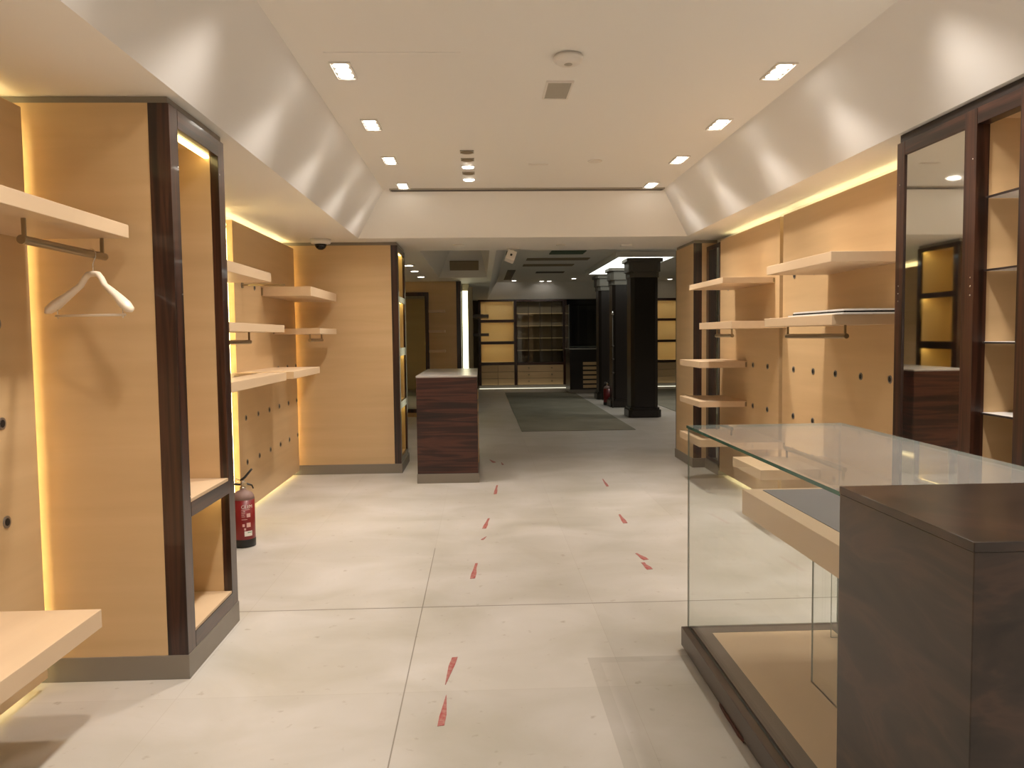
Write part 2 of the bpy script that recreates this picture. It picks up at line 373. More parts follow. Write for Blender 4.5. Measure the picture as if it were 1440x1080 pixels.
shelf('middle left shelf with a small rail, in front of the far left column', XP, XLS, 7.77, 8.66, 1.596, 0.056, 1, (-1.70, 8.0, 8.62, 1.480))
shelf('lower left white-topped shelf, the nearer of the two above the extinguisher', XP, XLS, 4.6, 6.40, 1.232, 0.064, 1)
shelf('lower left white-topped shelf, the farther of the two above the socket rows', XP, XLS, 6.65, 7.72, 1.226, 0.060, 1)
XRS = XQ - 0.45
shelf('upper maple shelf on the right wall left of the panel seam', XRS, XQ, 6.70, 7.775, 1.975, 0.050, -1)
shelf('large upper maple shelf on the right wall beside the mirror cabinet', XRS, XQ, 4.61, 5.66, 1.972, 0.060, -1)
shelf('middle right maple shelf with a short rail near the dark mirror strip', XRS, XQ, 6.45, 7.42, 1.60, 0.060, -1, (2.2, 6.90, 7.60 - 0.22, 1.480))
shelf('middle right maple shelf with a long rail carrying white boards', XRS, XQ, 4.59, 5.70, 1.603, 0.060, -1, (2.2, 4.72, 5.66, 1.476))
shelf('small right shelf at hip height, topmost of the three stacked by the far right column', XRS, XQ, 7.40, 8.15, 1.238, 0.060, -1)
shelf('small right shelf, middle of the three stacked by the far right column', XRS, XQ, 7.40, 8.15, 0.862, 0.055, -1)
shelf('small right shelf, lowest of the three, seen through the glass case corner', XRS, XQ, 7.40, 8.15, 0.500, 0.070, -1)
shelf('low maple shelf on the right wall seen through the glass display case', XRS, XQ, 5.75, 6.41, 0.490, 0.075, -1)
# white boards lying on the right shelf
g = bx(2.06, 2.46, 4.47, 5.28, 1.603, 1.612, 0.001); obj('shelf_board', g, 'white_board', cat='board', label='lower white board lying on the right shelf with the long rail')
g = bx(2.068, 2.47, 4.475, 5.22, 1.612, 1.622); obj('shelf_board', g, 'black_plastic', cat='board', label='dark sheet sandwiched between the white boards on the right shelf')
g = bx(2.064, 2.475, 4.468, 5.20, 1.622, 1.632, 0.001); obj('shelf_board', g, 'white_board', cat='board', label='topmost white board on the right shelf beside the mirror cabinet')
# face-out arm
t = thing('face_out_rail', 'short bronze arm sticking out of the left panel by itself', 'clothes rail', (XP, 6.815, 1.952))
obj('arm_bar', bx(XP + 0.004, -1.645, 6.808, 6.822, 1.944, 1.960, 0.002), 'bronze', t)
obj('wall_plate', G().disc((XP + 0.0005, 6.815, 1.952), (1, 0, 0), 0.024, 0.010), 'bronze', t)

# ------------------------------------------------------------------ coat hanger
t = thing('coat_hanger', 'cream coat hanger on the bronze rail at upper left', 'hanger', (-1.56, 3.30, 1.602), rotz=math.radians(-14))
def hang_path(s):
    return [(s * x, y, z) for x, y, z in ((0.0, 0, 0.168), (0.022, 0, 0.166), (0.038, -0.002, 0.150), (0.055, -0.006, 0.122), (0.085, -0.010, 0.100), (0.125, -0.018, 0.070), (0.160, -0.028, 0.042), (0.186, -0.036, 0.022), (0.198, -0.040, 0.012))]
left = hang_path(-1)[::-1]; right = hang_path(1)[1:]
rads = [0.006, 0.021, 0.027, 0.022, 0.017, 0.014, 0.014, 0.015, 0.016]
rr = rads + rads[:-1][::-1]
fl = [(1.1, 0.75)] * len(rr)
obj('hanger_body', G().tube(left + right, rr, 16, fl), 'cream_hanger', t, world=False)
hk = [(0, 0, 0.175), (0, 0, 0.205), (0.006, 0.0, 0.222), (0.014, 0.0, 0.236), (0.014, 0, 0.252), (0.004, 0, 0.2655), (-0.010, 0, 0.2665), (-0.020, 0, 0.257), (-0.022, 0, 0.244)]
obj('hook', G().tube(hk, 0.0022, 8), 'chrome', t, world=False)
obj('trouser_bar', G().tube([(-0.160, -0.028, 0.000), (0.162, -0.028, 0.000)], 0.0052, 10), 'cream_hanger', t, world=False)
for s in (-1, 1):
    obj('bar_pin', G().tube([(s * 0.150, -0.028, 0.035), (s * 0.150, -0.028, -0.012)], 0.0022, 8), 'chrome', t, world=False)

# ------------------------------------------------------------------ display columns (lit niches in rosewood frames)
def frame_part(t, name, m, *a): return obj(name, bx(*a, bev=0.0015), m, t)
t = thing('display_column', 'near left maple and rosewood column with a tall lit niche', 'display column', (-1.72, 3.86, 0))
x1 = -1.31
obj('plinth', bx(-2.13, x1 + 0.003, 3.495, 4.225, 0.0, 0.108, 0.002), 'plinth_metal', t)
obj('side_panel', bx(-2.13, -1.400, 3.500, 3.520, 0.108, 2.505), 'maple', t)
frame_part(t, 'corner_post', 'rosewood_upright', -1.400, x1 - 0.001, 3.499, 3.594, 0.108, 2.505)
obj('side_panel', bx(-2.13, -1.352, 4.20, 4.22, 0.108, 2.505), 'maple', t)
frame_part(t, 'corner_post', 'rosewood_upright', -1.352, x1 - 0.001, 4.130, 4.222, 0.108, 2.505)
frame_part(t, 'rail', 'rosewood_level', -1.352, x1, 3.594, 4.130, 2.42, 2.505)
frame_part(t, 'rail', 'rosewood_level', -1.352, x1, 3.594, 4.130, 0.705, 0.770)
frame_part(t, 'rail', 'rosewood_level', -1.352, x1, 3.594, 4.130, 0.108, 0.180)
obj('niche_floor', bx(-1.80, x1 - 0.004, 3.594, 4.130, 0.770, 0.785), 'maple_lengthwise', t)
obj('niche_floor', bx(-1.80, x1 - 0.004, 3.594, 4.130, 0.180, 0.192), 'maple_lengthwise', t)
obj('niche_back', bx(-1.82, -1.80, 3.52, 4.20, 0.108, 2.505), 'maple', t)
for a, b, e in ((3.520, 3.592, -1.402), (4.132, 4.20, -1.354)): obj('niche_side', bx(-1.80, e, a, b, 0.108, 2.505), 'maple', t)
obj('niche_top', bx(-1.80, -1.354, 3.594, 4.130, 2.455, 2.475), 'maple', t)
obj('niche_top', bx(-1.80, -1.354, 3.594, 4.130, 0.712, 0.726), 'maple', t)
obj('led_strip', bx(-1.378, -1.356, 3.60, 4.125, 2.408, 2.424), 'led_niche', t)
obj('led_strip', bx(-1.378, -1.356, 3.60, 4.125, 0.698, 0.711), 'led_niche', t)
obj('top_cap', bx(-2.13, x1 - 0.012, 3.512, 4.21, 2.505, 2.534), 'plinth_metal', t)
r = obj('niche_rail', bx(-1.752, -1.738, 3.62, 4.10, 1.690, 1.714, 0.002), 'bronze', t)
for yy in (3.70, 3.98):
    p = obj('rail_bracket', bx(-1.7995, -1.74, yy, yy + 0.02, 1.685, 1.72, 0.002), 'brass_plate', t); p.parent = r
for yy, z in ((3.58, 0.80), (3.58, 1.70), (3.58, 2.25), (4.14, 1.70), (4.14, 2.33)):
    obj('shelf_pin', G().disc((x1 - 0.0008, yy, z), (1, 0, 0), 0.0032, 0.003, 10), 'chrome', t)

t = thing('display_column', 'far left maple column with four small lit niches, by the dark counter', 'display column', (-1.4, 9.2, 0))
x1 = -0.895; ya, yb = 8.78, 9.62
obj('plinth', bx(-2.13, x1 + 0.012, ya - 0.012, yb + 0.005, 0.0, 0.105, 0.002), 'plinth_metal', t)
obj('side_panel', bx(-2.13, -0.968, ya, ya + 0.02, 0.105, 2.50), 'maple', t)
frame_part(t, 'corner_post', 'rosewood_upright', -0.968, x1, ya - 0.001, ya + 0.10, 0.105, 2.50)
frame_part(t, 'corner_post', 'rosewood_upright', -0.918, x1, yb - 0.08, yb, 0.105, 2.50)
obj('niche_back', bx(-1.30, -1.28, ya + 0.02, yb, 0.105, 2.50), 'niche_yellow', t)
obj('niche_side', bx(-1.28, -0.919, yb - 0.08, yb - 0.005, 0.105, 2.50), 'niche_yellow', t)
obj('niche_side', bx(-1.28, -0.97, ya + 0.022, ya + 0.098, 0.105, 2.50), 'niche_yellow', t)
for z0, z1 in ((0.105, 0.165), (0.70, 0.78), (1.29, 1.38), (1.89, 1.955), (2.45, 2.50)):
    frame_part(t, 'rail', 'rosewood_level', -0.920, x1 - 0.002, ya + 0.10, yb - 0.08, z0, z1)
    obj('niche_shelf', bx(-1.28, -0.921, ya + 0.10, yb - 0.08, (z0 + z1) / 2, z1), 'niche_yellow', t)
    if z0 > 0.2: obj('led_strip', bx(-0.955, -0.925, ya + 0.11, yb - 0.09, z0 + 0.008, z0 + 0.013), 'led_niche', t)
obj('top_cap', bx(-2.13, x1 - 0.01, ya + 0.01, yb - 0.01, 2.50, 2.534), 'plinth_metal', t)

t = thing('display_column', 'far right column with a maple side facing the aisle', 'display column', (2.5, 9.15, 0))
x1 = 2.365; ya, yb = 8.80, 9.60
obj('plinth', bx(x1 - 0.010, XR - 0.005, ya - 0.012, yb + 0.005, 0.0, 0.105, 0.002), 'plinth_metal', t)
obj('side_panel', bx(x1, x1 + 0.02, ya + 0.002, yb - 0.03, 0.105, 2.50), 'maple', t)
frame_part(t, 'corner_post', 'rosewood_upright', x1 + 0.001, x1 + 0.095, ya, ya + 0.04, 0.105, 2.50)
obj('side_panel', bx(x1 + 0.095, XR - 0.005, ya + 0.001, ya + 0.03, 0.105, 2.50), 'maple', t)
frame_part(t, 'corner_post', 'rosewood_upright', x1, XR - 0.005, yb - 0.03, yb, 0.105, 2.50)
obj('top_cap', bx(x1 + 0.01, XR - 0.005, ya + 0.01, yb - 0.01, 2.50, 2.534), 'plinth_metal', t)
t = thing('wall_mirror', 'tall narrow dark mirror strip at the far end of the right wall', 'mirror', (2.52, 8.52, 0.11))
obj('frame', bx(2.500, 2.63, 8.275, 8.76, 0.11, 2.45), 'rosewood_upright', t)
obj('mirror_glass', bx(2.496, 2.500, 8.31, 8.66, 0.15, 2.40), 'mirror_smoky', t)
obj('plinth', bx(2.49, 2.63, 8.275, 8.76, 0.0, 0.11), 'plinth_metal', t)

# ------------------------------------------------------------------ mirror cabinet on the right
t = thing('mirror_cabinet', 'tall rosewood cabinet with a mirror and open shelves at right', 'cabinet', (2.43, 3.2, 0))
x0 = 2.222; yF = 4.21; yN = 2.25
obj('plinth', bx(x0 - 0.002, XR - 0.005, yN, yF, 0, 0.108, 0.002), 'plinth_metal', t)
obj('side_panel', bx(x0 + 0.02, XR - 0.005, yF - 0.018, yF, 0.108, 2.49), 'rosewood_upright', t)
frame_part(t, 'stile', 'rosewood_upright', x0, x0 + 0.06, 4.135, 4.209, 0.108, 2.49)
frame_part(t, 'stile', 'rosewood_upright', x0 - 0.001, x0 + 0.06, 3.525, 3.615, 0.108, 2.49)
frame_part(t, 'stile', 'rosewood_upright', x0, x0 + 0.06, 3.16, 3.238, 0.108, 2.49)
frame_part(t, 'stile', 'rosewood_upright', x0, x0 + 0.06, yN, yN + 0.08, 0.108, 2.49)
for a, b in ((3.615, 4.135), (3.238, 3.525), (yN + 0.08, 3.16)):
    frame_part(t, 'rail', 'rosewood_level', x0 + 0.001, x0 + 0.06, a, b, 2.418, 2.49)
    frame_part(t, 'rail', 'rosewood_level', x0 + 0.001, x0 + 0.06, a, b, 0.108, 0.18)
m = obj('mirror_glass', bx(x0 + 0.008, x0 + 0.014, 3.612, 4.138, 0.175, 2.422), 'mirror_silver', t)
obj('mirror_backing', bx(x0 + 0.015, x0 + 0.035, 3.616, 4.134, 0.181, 2.417), 'black_plastic', t)
obj('partition', bx(x0 + 0.061, XR - 0.01, 3.53, 3.548, 0.108, 2.49), 'maple', t)
obj('partition', bx(x0 + 0.061, XR - 0.01, 3.19, 3.208, 0.108, 2.49), 'maple', t)
obj('back_panel', bx(XR - 0.03, XR - 0.01, yN, 3.53, 0.108, 2.49), 'maple', t)
obj('niche_top', bx(x0 + 0.061, XR - 0.03, yN, 3.53, 2.445, 2.465), 'maple', t)
for k, z in enumerate((2.10, 1.775, 1.45, 1.128, 0.80, 0.48)):
    s = obj('niche_shelf', bx(x0 + 0.055, XR - 0.03, 3.209, 3.528, z - 0.008, z, 0.001), 'white_board', t)
    e = obj('shelf_edge', bx(x0 + 0.045, x0 + 0.055, 3.239, 3.524, z - 0.009, z - 0.001), 'dark_line', t); e.parent = s
    s = obj('niche_shelf', bx(x0 + 0.055, XR - 0.03, yN + 0.01, 3.188, z - 0.008, z, 0.001), 'white_board', t)
obj('top_cap', bx(x0 + 0.012, XR - 0.005, yN, yF - 0.01, 2.49, 2.533), 'dark_line', t)
for z in (1.66, 1.70, 1.74, 2.27):
    for yy in (3.548, 4.172): obj('hinge_pin', G().disc((x0 - 0.0005, yy, z), (-1, 0, 0), 0.0035, 0.003, 10), 'chrome', t)

# ------------------------------------------------------------------ glass display case
t = thing('display_case', 'glass display case on a dark base at lower right', 'display case', (1.34, 2.92, 0))
cx0, cx1, cy0, cy1 = 0.936, 1.745, 2.086, 3.690
b = obj('base', bx(cx0 + 0.03, cx1 - 0.03, cy0 + 0.01, cy1 - 0.04, 0.0, 0.02), 'black_plastic', t)
g = bx(cx0, cx0 + 0.040, cy0, cy1, 0.018, 0.108, 0.003); s = obj('base_side', g, 'walnut_dusty', t)
g = bx(cx1 - 0.04, cx1, cy0, cy1, 0.018, 0.108, 0.003); s = obj('base_side', g, 'walnut_dusty', t)
g = bx(cx0 + 0.04, cx1 - 0.04, cy1 - 0.03, cy1, 0.018, 0.108, 0.003); s = obj('base_side', g, 'walnut_dusty', t)
g = G(); g.prism([(cx0 - 0.003, 2.80), (cx0 - 0.006, 2.83), (cx0 - 0.004, 2.93), (cx0 - 0.005, 2.99), (cx0 - 0.002, 3.06), (cx0 - 0.0002, 3.08), (cx0 - 0.0002, 2.78)], 0.010, 0.026); obj('chipped_edge', g, 'raw_rosewood', t)
obj('base_groove', bx(cx0 + 0.040, cx1 - 0.040, cy0, cy1 - 0.030, 0.02, 0.100), 'dark_line', t)
g = G(); a0, a1, b1 = cx0 + 0.045, cx1 - 0.045, cy1 - 0.036
g.box(a0, a0 + 0.075, cy0, b1, 0.100, 0.112); g.box(a1 - 0.075, a1, cy0, b1, 0.100, 0.112); g.box(a0 + 0.075, a1 - 0.075, b1 - 0.065, b1, 0.100, 0.112)
obj('base_border', g, 'case_frame', t)
obj('base_board', bx(a0 + 0.0755, a1 - 0.0755, cy0, b1 - 0.0655, 0.100, 0.111), 'maple_lengthwise', t)
def pane(name, *a, top=False, edge='glass_edge', clear='glass_side'):
    """glass sheet: thin edges get the green edge material"""
    g = bx(*a); d = sorted(((a[1] - a[0], 0), (a[3] - a[2], 1), (a[5] - a[4], 2)))[0][1]
    g.bm.normal_update()
    for f in g.bm.faces: f.material_index = 0 if abs(f.normal[d]) > 0.5 else 1
    return obj(name, g, [clear, edge], t)
pane('glass_top', 0.962, 1.705, cy0, 3.700, 1.058, 1.070, clear='glass_dusty')
pane('glass_side', 0.968, 0.974, cy0, 3.694, 0.108, 1.057, edge='glass_edge_pale')
pane('glass_side', 1.692, 1.700, cy0, 3.694, 0.108, 1.057, edge='glass_edge_pale')
pane('glass_end', 0.9755, 1.6915, 3.688, 3.694, 0.108, 1.057, edge='glass_edge_pale')
s = obj('inner_shelf', bx(1.165, 1.66, cy0 + 0.02, 3.505, 0.690, 0.800, 0.002), 'maple_lengthwise', t)
p = obj('shelf_pad', bx(1.245, 1.60, cy0 + 0.06, 3.465, 0.800, 0.803), 'grey_pad', t); p.parent = s
pane('glass_support', 1.296, 1.303, 2.82, 3.05, 0.111, 0.690, edge='glass_edge_pale')
pane('glass_support', 1.585, 1.595, 2.82, 3.05, 0.111, 0.690, edge='glass_edge_pale')
pane('glass_support', 1.575, 1.650, 3.490, 3.500, 0.111, 0.690, edge='glass_edge_pale')
# block beside the case
t = thing('plinth_block', 'big dark rosewood block in the bottom right corner', 'display block', (1.38, 1.83, 0))
obj('block_body', bx(0.958, 1.75, 1.498, 2.083, 0.0, 1.067, 0.002), 'rosewood_swirl', t)
obj('block_top', bx(0.957, 1.751, 1.497, 2.084, 1.067, 1.087, 0.0015), 'rosewood_swirl', t)

# ------------------------------------------------------------------ counter
t = thing('counter', 'dark striped rosewood counter standing in the middle opening', 'counter', (-0.35, 9.0, 0))
obj('plinth', bx(-0.670, -0.035, 8.115, 9.95, 0, 0.097, 0.002), 'plinth_metal', t)
obj('body', bx(-0.665, -0.045, 8.12, 9.94, 0.097, 1.085, 0.002), 'rosewood_counter', t)
obj('countertop', bx(-0.668, -0.042, 8.117, 9.945, 1.085, 1.103, 0.002), 'pale_stone', t)
for k in range(6):
    z = 0.16 + k * 0.135
    obj('drawer', bx(-0.0445, -0.036, 8.42, 8.95, z, z + 0.08, 0.001), 'maple', t)

# ------------------------------------------------------------------ fire extinguishers
def text_on_cylinder(s, size, r, ang0, z0, parent, name, m):
    cu = bpy.data.curves.new('lettering', 'FONT'); cu.body = s; cu.size = size; cu.resolution_u = 3
    tmp = bpy.data.objects.new('lettering', cu); C.objects.link(tmp)
    dg = bpy.context.evaluated_depsgraph_get(); me0 = tmp.evaluated_get(dg).to_mesh(); bm = bmesh.new(); bm.from_mesh(me0)
    bpy.data.objects.remove(tmp); g = G(); g.bm.free(); g.bm = bm
    bmesh.ops.triangulate(bm, faces=bm.faces)
    for v in bm.verts:
        x, y = v.co.x, v.co.y; a = ang0 + x / r
        v.co = (r * math.cos(a), r * math.sin(a), z0 + y)
    return obj(name, g, m, parent, world=False)
def extinguisher(label, loc, camang, lettering=True):
    t = thing('fire_extinguisher', label, 'fire extinguisher', loc)
    r = 0.079
    obj('cylinder', G().lathe([(r - 0.002, 0.055), (r, 0.06), (r, 0.345)]), 'extinguisher_red', t, world=False)
    obj('shoulder', G().lathe([(r, 0.345), (r - 0.004, 0.368), (r - 0.016, 0.388), (0.040, 0.402), (0.024, 0.408), (0.022, 0.418)]), 'dusty_red', t, world=False)
    obj('foot_ring', G().lathe([(r - 0.012, 0.0), (r + 0.001, 0.004), (r + 0.002, 0.058), (r - 0.004, 0.064)]), 'black_plastic', t, world=False)
    obj('valve', G().lathe([(0.021, 0.418), (0.021, 0.43), (0.014, 0.435), (0.014, 0.462), (0.018, 0.465), (0.018, 0.478), (0.006, 0.482)], n=16), 'chrome', t, world=False)
    ca, sa = math.cos(camang), math.sin(camang)
    def L(u, v, z): return (u * -sa + v * ca, u * ca + v * sa, z)    # u to the viewer's right, v towards the viewer
    obj('carry_handle', G().tube([L(-0.012, 0.0, 0.455), L(0.03, 0, 0.452), L(0.062, 0, 0.44), L(0.072, 0, 0.415)], [0.007, 0.007, 0.006, 0.005], 10), 'black_plastic', t, world=False)
    obj('squeeze_lever', G().tube([L(-0.018, 0.0, 0.478), L(0.012, 0, 0.497), L(0.045, 0, 0.535), L(0.066, 0, 0.560)], [0.008, 0.009, 0.008, 0.007], 10), 'black_plastic', t, world=False)
    obj('gauge', G().disc(L(0.012, 0.012, 0.450), L(0.4, 1, 0), 0.014, 0.012, 14), 'brass_plate', t, world=False)
    obj('safety_pin', G().tube([L(-0.025, 0.01, 0.485), L(-0.045, 0.012, 0.495), L(-0.055, 0.012, 0.478), L(-0.045, 0.012, 0.464), L(-0.03, 0.01, 0.470)], 0.003, 8), 'chrome', t, world=False)
    obj('hose', G().tube([L(-0.015, 0, 0.45), L(-0.06, 0, 0.455), L(-0.092, 0, 0.41), L(-0.096, 0, 0.30), L(-0.094, 0, 0.16), L(-0.092, 0, 0.10)], [0.008, 0.009, 0.009, 0.009, 0.011, 0.013], 10), 'black_plastic', t, world=False)
    if lettering:
        text_on_cylinder('CLEM', 0.034, r + 0.0008, camang - 0.22, 0.287, t, 'lettering', 'label_white')
        def patch(name, a0, a1, z0, z1, m):
            g = G(); n = 8
            for i in range(n):
                p = [camang + a0 + (a1 - a0) * j / n for j in (i, i + 1)]
                q = [(( r + 0.0007) * math.cos(a), (r + 0.0007) * math.sin(a)) for a in p]
                g.poly([(*q[0], z0), (*q[1], z0), (*q[1], z1), (*q[0], z1)])
            bmesh.ops.remove_doubles(g.bm, verts=g.bm.verts, dist=1e-5)
            return obj(name, g, m, t, world=False)
        for k, (z, a, b_) in enumerate(((0.275, -0.2, 0.55), (0.262, -0.2, 0.1), (0.25, -0.2, 0.12), (0.238, -0.2, 0.05), (0.226, -0.2, 0.1), (0.205, -0.2, 0.3))):
            patch('print_line', a, b_, z, z + 0.004, 'label_print')
        patch('print_line', 0.25, 0.6, 0.222, 0.25, 'label_print')
        patch('pictogram', -0.14, 0.06, 0.155, 0.175, 'label_print'); patch('pictogram', 0.22, 0.6, 0.150, 0.182, 'label_print')
        patch('pictogram', 0.0, 0.16, 0.128, 0.145, 'label_print')
        lb = patch('inspection_label', 0.02, 0.75, 0.085, 0.122, 'label_white')
        p = patch('label_band', 0.28, 0.7, 0.108, 0.114, 'label_green'); 
        patch('print_line', -1.05, -0.85, 0.292, 0.315, 'label_white')
    return t
extinguisher('red fire extinguisher on the floor beside the near left column', (-1.737, 5.785, 0), math.atan2(-5.785, 1.737))
extinguisher('distant red fire extinguisher standing between the dark columns', (2.69, 16.95, 0), math.atan2(-16.95, -2.69), False)

# ------------------------------------------------------------------ red tape scraps on the floor
def tape(label, x, y, pts, rot=0):
    g = G(); n = [(p[0], p[1]) for p in pts]; g.prism(n, 0.0, 0.0012)
    o = obj('tape_scrap', g, 'red_tape', cat='tape', label=label, group='red tape scraps on the floor', origin=(0, 0, 0)); o.location = (x, y, 0.0005); o.rotation_euler = (0, 0, rot); return o
torn = lambda w_, l, tp: (lambda w: [(-w, -l), (w * 0.8, -l * 0.95), (w, -l * 0.3), (w * 0.6, l * 0.3), (w * tp, l), (-w * tp * 0.3, l * 0.97), (-w * 0.5, l * 0.2), (-w * 0.9, -l * 0.4)])(w_ * 0.66)
tape('torn red tape pointed at its far end, nearest the viewer', -0.170, 3.13, torn(0.022, 0.135, 0.12), -0.03)
tape('long red tape pointed at its near end, second from the viewer', -0.158, 3.51, torn(0.022, 0.15, 0.15), PI - 0.10)
tape('mottled red tape piece ahead of the long floor joint crossing', -0.062, 5.03, torn(0.026, 0.17, 0.8), -0.05)
tape('red tape piece in the aisle centre just beyond a tiny scrap', 0.024, 6.32, torn(0.026, 0.18, 0.8), -0.1)
tape('tiny red tape crumb in the aisle centre', 0.004, 5.85, torn(0.016, 0.05, 0.5), -0.3)
tape('red tape piece on the aisle floor nearest the dark counter', 0.128, 7.72, torn(0.025, 0.23, 0.8), -0.05)
tape('slanting red tape piece at right, farthest of the right row', 1.241, 7.98, torn(0.022, 0.21, 0.6), -0.02)
tape('faded red tape piece at right in front of the slanting one', 1.132, 6.38, torn(0.03, 0.16, 0.6), 0.0)
tape('curled red tape piece at right, second nearest of the right row', 1.062, 5.27, torn(0.034, 0.085, 0.5), 0.25)
tape('short broad red tape piece at right, nearest of the right row', 1.050, 5.05, torn(0.034, 0.08, 0.9), 0.15)
tape('brownish tape scrap beside the base of the dark counter', 0.115, 9.5, torn(0.035, 0.12, 0.5), 0.25)
tape('small tape scrap on the floor beyond the counter', 0.23, 9.3, torn(0.018, 0.09, 0.6), 0.1)

# ------------------------------------------------------------------ ceiling fixtures, near room
def downlight(label, x, y, side):
    t = thing('recessed_downlight', label, 'ceiling light', (x, y, ZC - 0.014), 'square recessed downlights')
    g = G(); w, l, b = 0.058, 0.140, 0.008
    for a in ((x - w, x + w, y - l, y - l + b), (x - w, x + w, y + l - b, y + l), (x - w, x - w + b, y - l + b, y + l - b), (x + w - b, x + w, y - l + b, y + l - b)): g.box(*a, ZC - 0.010, ZC)
    obj('frame', g, 'white_plastic', t)
    obj('housing', bx(x - w + b, x + w - b, y - l + b, y + l - b, ZC - 0.003, ZC), 'grey_grille', t)
    for k in (-1, 0, 1):
        h = obj('lamp', G().lathe([(0.030, -0.010), (0.041, -0.007), (0.041, -0.004), (0.035, -0.003)], x, y + k * 0.082, ZC, 20), 'lamp_face', t)
    spot('downlight_or_added_spot', (x, y, ZC - 0.03), (x + side * 0.58, y + 0.12, 1.0), LAMP_W * 1.2, 106, 1.0)
    spot('downlight_or_added_spot', (x, y - 0.06, ZC - 0.03), (x + side * 0.25, y - 0.1, 0), LAMP_W * 1.0, 92, 1.0)
names = ['first', 'second', 'third', 'fourth']
for k in range(4):
    y = 4.51 + 1.122 * k
    downlight('lit square downlight, %s from the front in the left ceiling row' % names[k], -0.735, y, -1)
    downlight('lit square downlight, %s from the front in the right ceiling row' % names[k], 1.693, y, 1)
for k in range(1, 7):  # out-of-frame spots continuing both rows, added to raise brightness; no fixtures modelled
    y = 4.51 - 1.122 * k
    for x, s in ((-0.735, -1), (1.693, 1)):
        spot('downlight_or_added_spot', (x, y, ZC - 0.03), (x + s * 0.58, y + 0.12, 1.0), LAMP_W * 1.2, 106, 1.0)
        spot('downlight_or_added_spot', (x, y - 0.06, ZC - 0.03), (x + s * 0.25, y - 0.1, 0), LAMP_W * 1.0, 92, 1.0)
t = thing('linear_downlight', 'row of five small lamps down the ceiling centre, two lit', 'ceiling light', (-0.09, 7.0, ZC - 0.012))
for k, y in enumerate((6.45, 6.73, 7.01, 7.28, 7.57)):
    lit = k in (2, 4)
    u = obj('lamp_unit', bx(-0.09 - 0.055, -0.09 + 0.055, y - 0.05, y + 0.05, ZC - 0.006, ZC, 0.001), 'white_plastic' if lit else 'grey_grille', t)
    l_ = obj('lamp', G().lathe([(0.048, -0.012), (0.048, -0.007), (0.04, -0.006)], -0.09, y, ZC, 18), 'lamp_face' if lit else 'taupe_panel', t); l_.parent = u
    if lit: spot('linear_lamp', (-0.09, y, ZC - 0.03), (-0.09, y, 0), LAMP_W * 0.5, 100, 0.8)
t = thing('smoke_detector', 'round white smoke detector on the ceiling', 'smoke detector', (0.48, 4.27, ZC - 0.05))
obj('housing', G().lathe([(0.030, -0.047), (0.055, -0.046), (0.072, -0.036), (0.078, -0.022), (0.078, -0.010), (0.070, -0.008), (0.070, 0.0)], 0.48, 4.27, ZC, 32), 'white_plastic', t)
obj('sensor_eye', G().lathe([(0.004, -0.052), (0.020, -0.050), (0.022, -0.046), (0.02, -0.0455)], 0.48, 4.27, ZC, 18), 'grey_grille', t)
t = thing('ceiling_vent', 'square grey ceiling grille behind the smoke detector', 'ceiling vent', (0.48, 4.855, ZC - 0.01))
g = G()
for a in ((0.40, 0.56, 4.685, 4.70), (0.40, 0.56, 5.01, 5.025), (0.40, 0.412, 4.70, 5.01), (0.548, 0.56, 4.70, 5.01)): g.box(*a, ZC - 0.010, ZC)
obj('frame', g, 'white_plastic', t)
obj('grille', bx(0.412, 0.548, 4.70, 5.01, ZC - 0.006, ZC), 'grey_grille', t)
obj('ceiling_plate', bx(-0.79, -0.085, 4.225, 4.32, ZC - 0.004, ZC), 'white_paint', cat='ceiling plate', label='long thin blank plate on the ceiling by the first left downlight')
obj('ceiling_disc', G().lathe([(0.055, -0.010), (0.06, -0.006), (0.06, 0)], 0.985, 6.8, ZC, 24), 'white_plastic', cat='ceiling disc', label='small round blank cover on the ceiling right of centre')
obj('ceiling_bar', bx(0.43, 0.60, 6.91, 6.95, ZC - 0.006, ZC), 'white_plastic', cat='ceiling bar', label='thin short bar flush on the ceiling near centre')
t = thing('slot_diffuser', 'long dark slot diffuser at the end of the raised ceiling', 'air diffuser', (0.49, 8.06, ZC - 0.012))
obj('slot_frame', bx(-0.885, 1.865, 8.022, 8.115, ZC - 0.014, ZC), 'grey_grille', t)
for yy in (8.032, 8.074): obj('slot', bx(-0.87, 1.85, yy, yy + 0.034, ZC - 0.017, ZC - 0.0141), 'dark_slot', t)
t = thing('dome_camera', 'small dome security camera above the far left column', 'security camera', (-1.665, 8.50, ZS - 0.11))
obj('housing', G().lathe([(0.07, -0.052), (0.098, -0.046), (0.108, -0.026), (0.108, 0.0)], -1.665, 8.50, ZS, 28), 'white_plastic', t)
obj('dome', G().lathe([(0.0, -0.112), (0.025, -0.108), (0.047, -0.092), (0.060, -0.070), (0.064, -0.0525)], -1.665, 8.50, ZS, 24), 'black_gloss', t)
t = thing('ceiling_sensor', 'boxy white sensor hanging tilted under the header beam', 'sensor', (0.39, 9.5, ZS - 0.14))
obj('base_plate', bx(0.32, 0.47, 9.46, 9.54, ZS - 0.008, ZS, 0.002), 'white_plastic', t)
obj('arm', bx(0.385, 0.405, 9.49, 9.51, ZS - 0.05, ZS - 0.008), 'white_plastic', t)
g = bx(-0.055, 0.055, -0.05, 0.05, -0.12, 0.0, 0.006); bmesh.ops.rotate(g.bm, verts=g.bm.verts, cent=(0, 0, 0), matrix=Matrix.Rotation(0.35, 3, 'Y') @ Matrix.Rotation(-0.35, 3, 'X')); bmesh.ops.translate(g.bm, verts=g.bm.verts, vec=(0.385, 9.49, ZS - 0.045))
hb = obj('sensor_box', g, 'white_plastic', t)
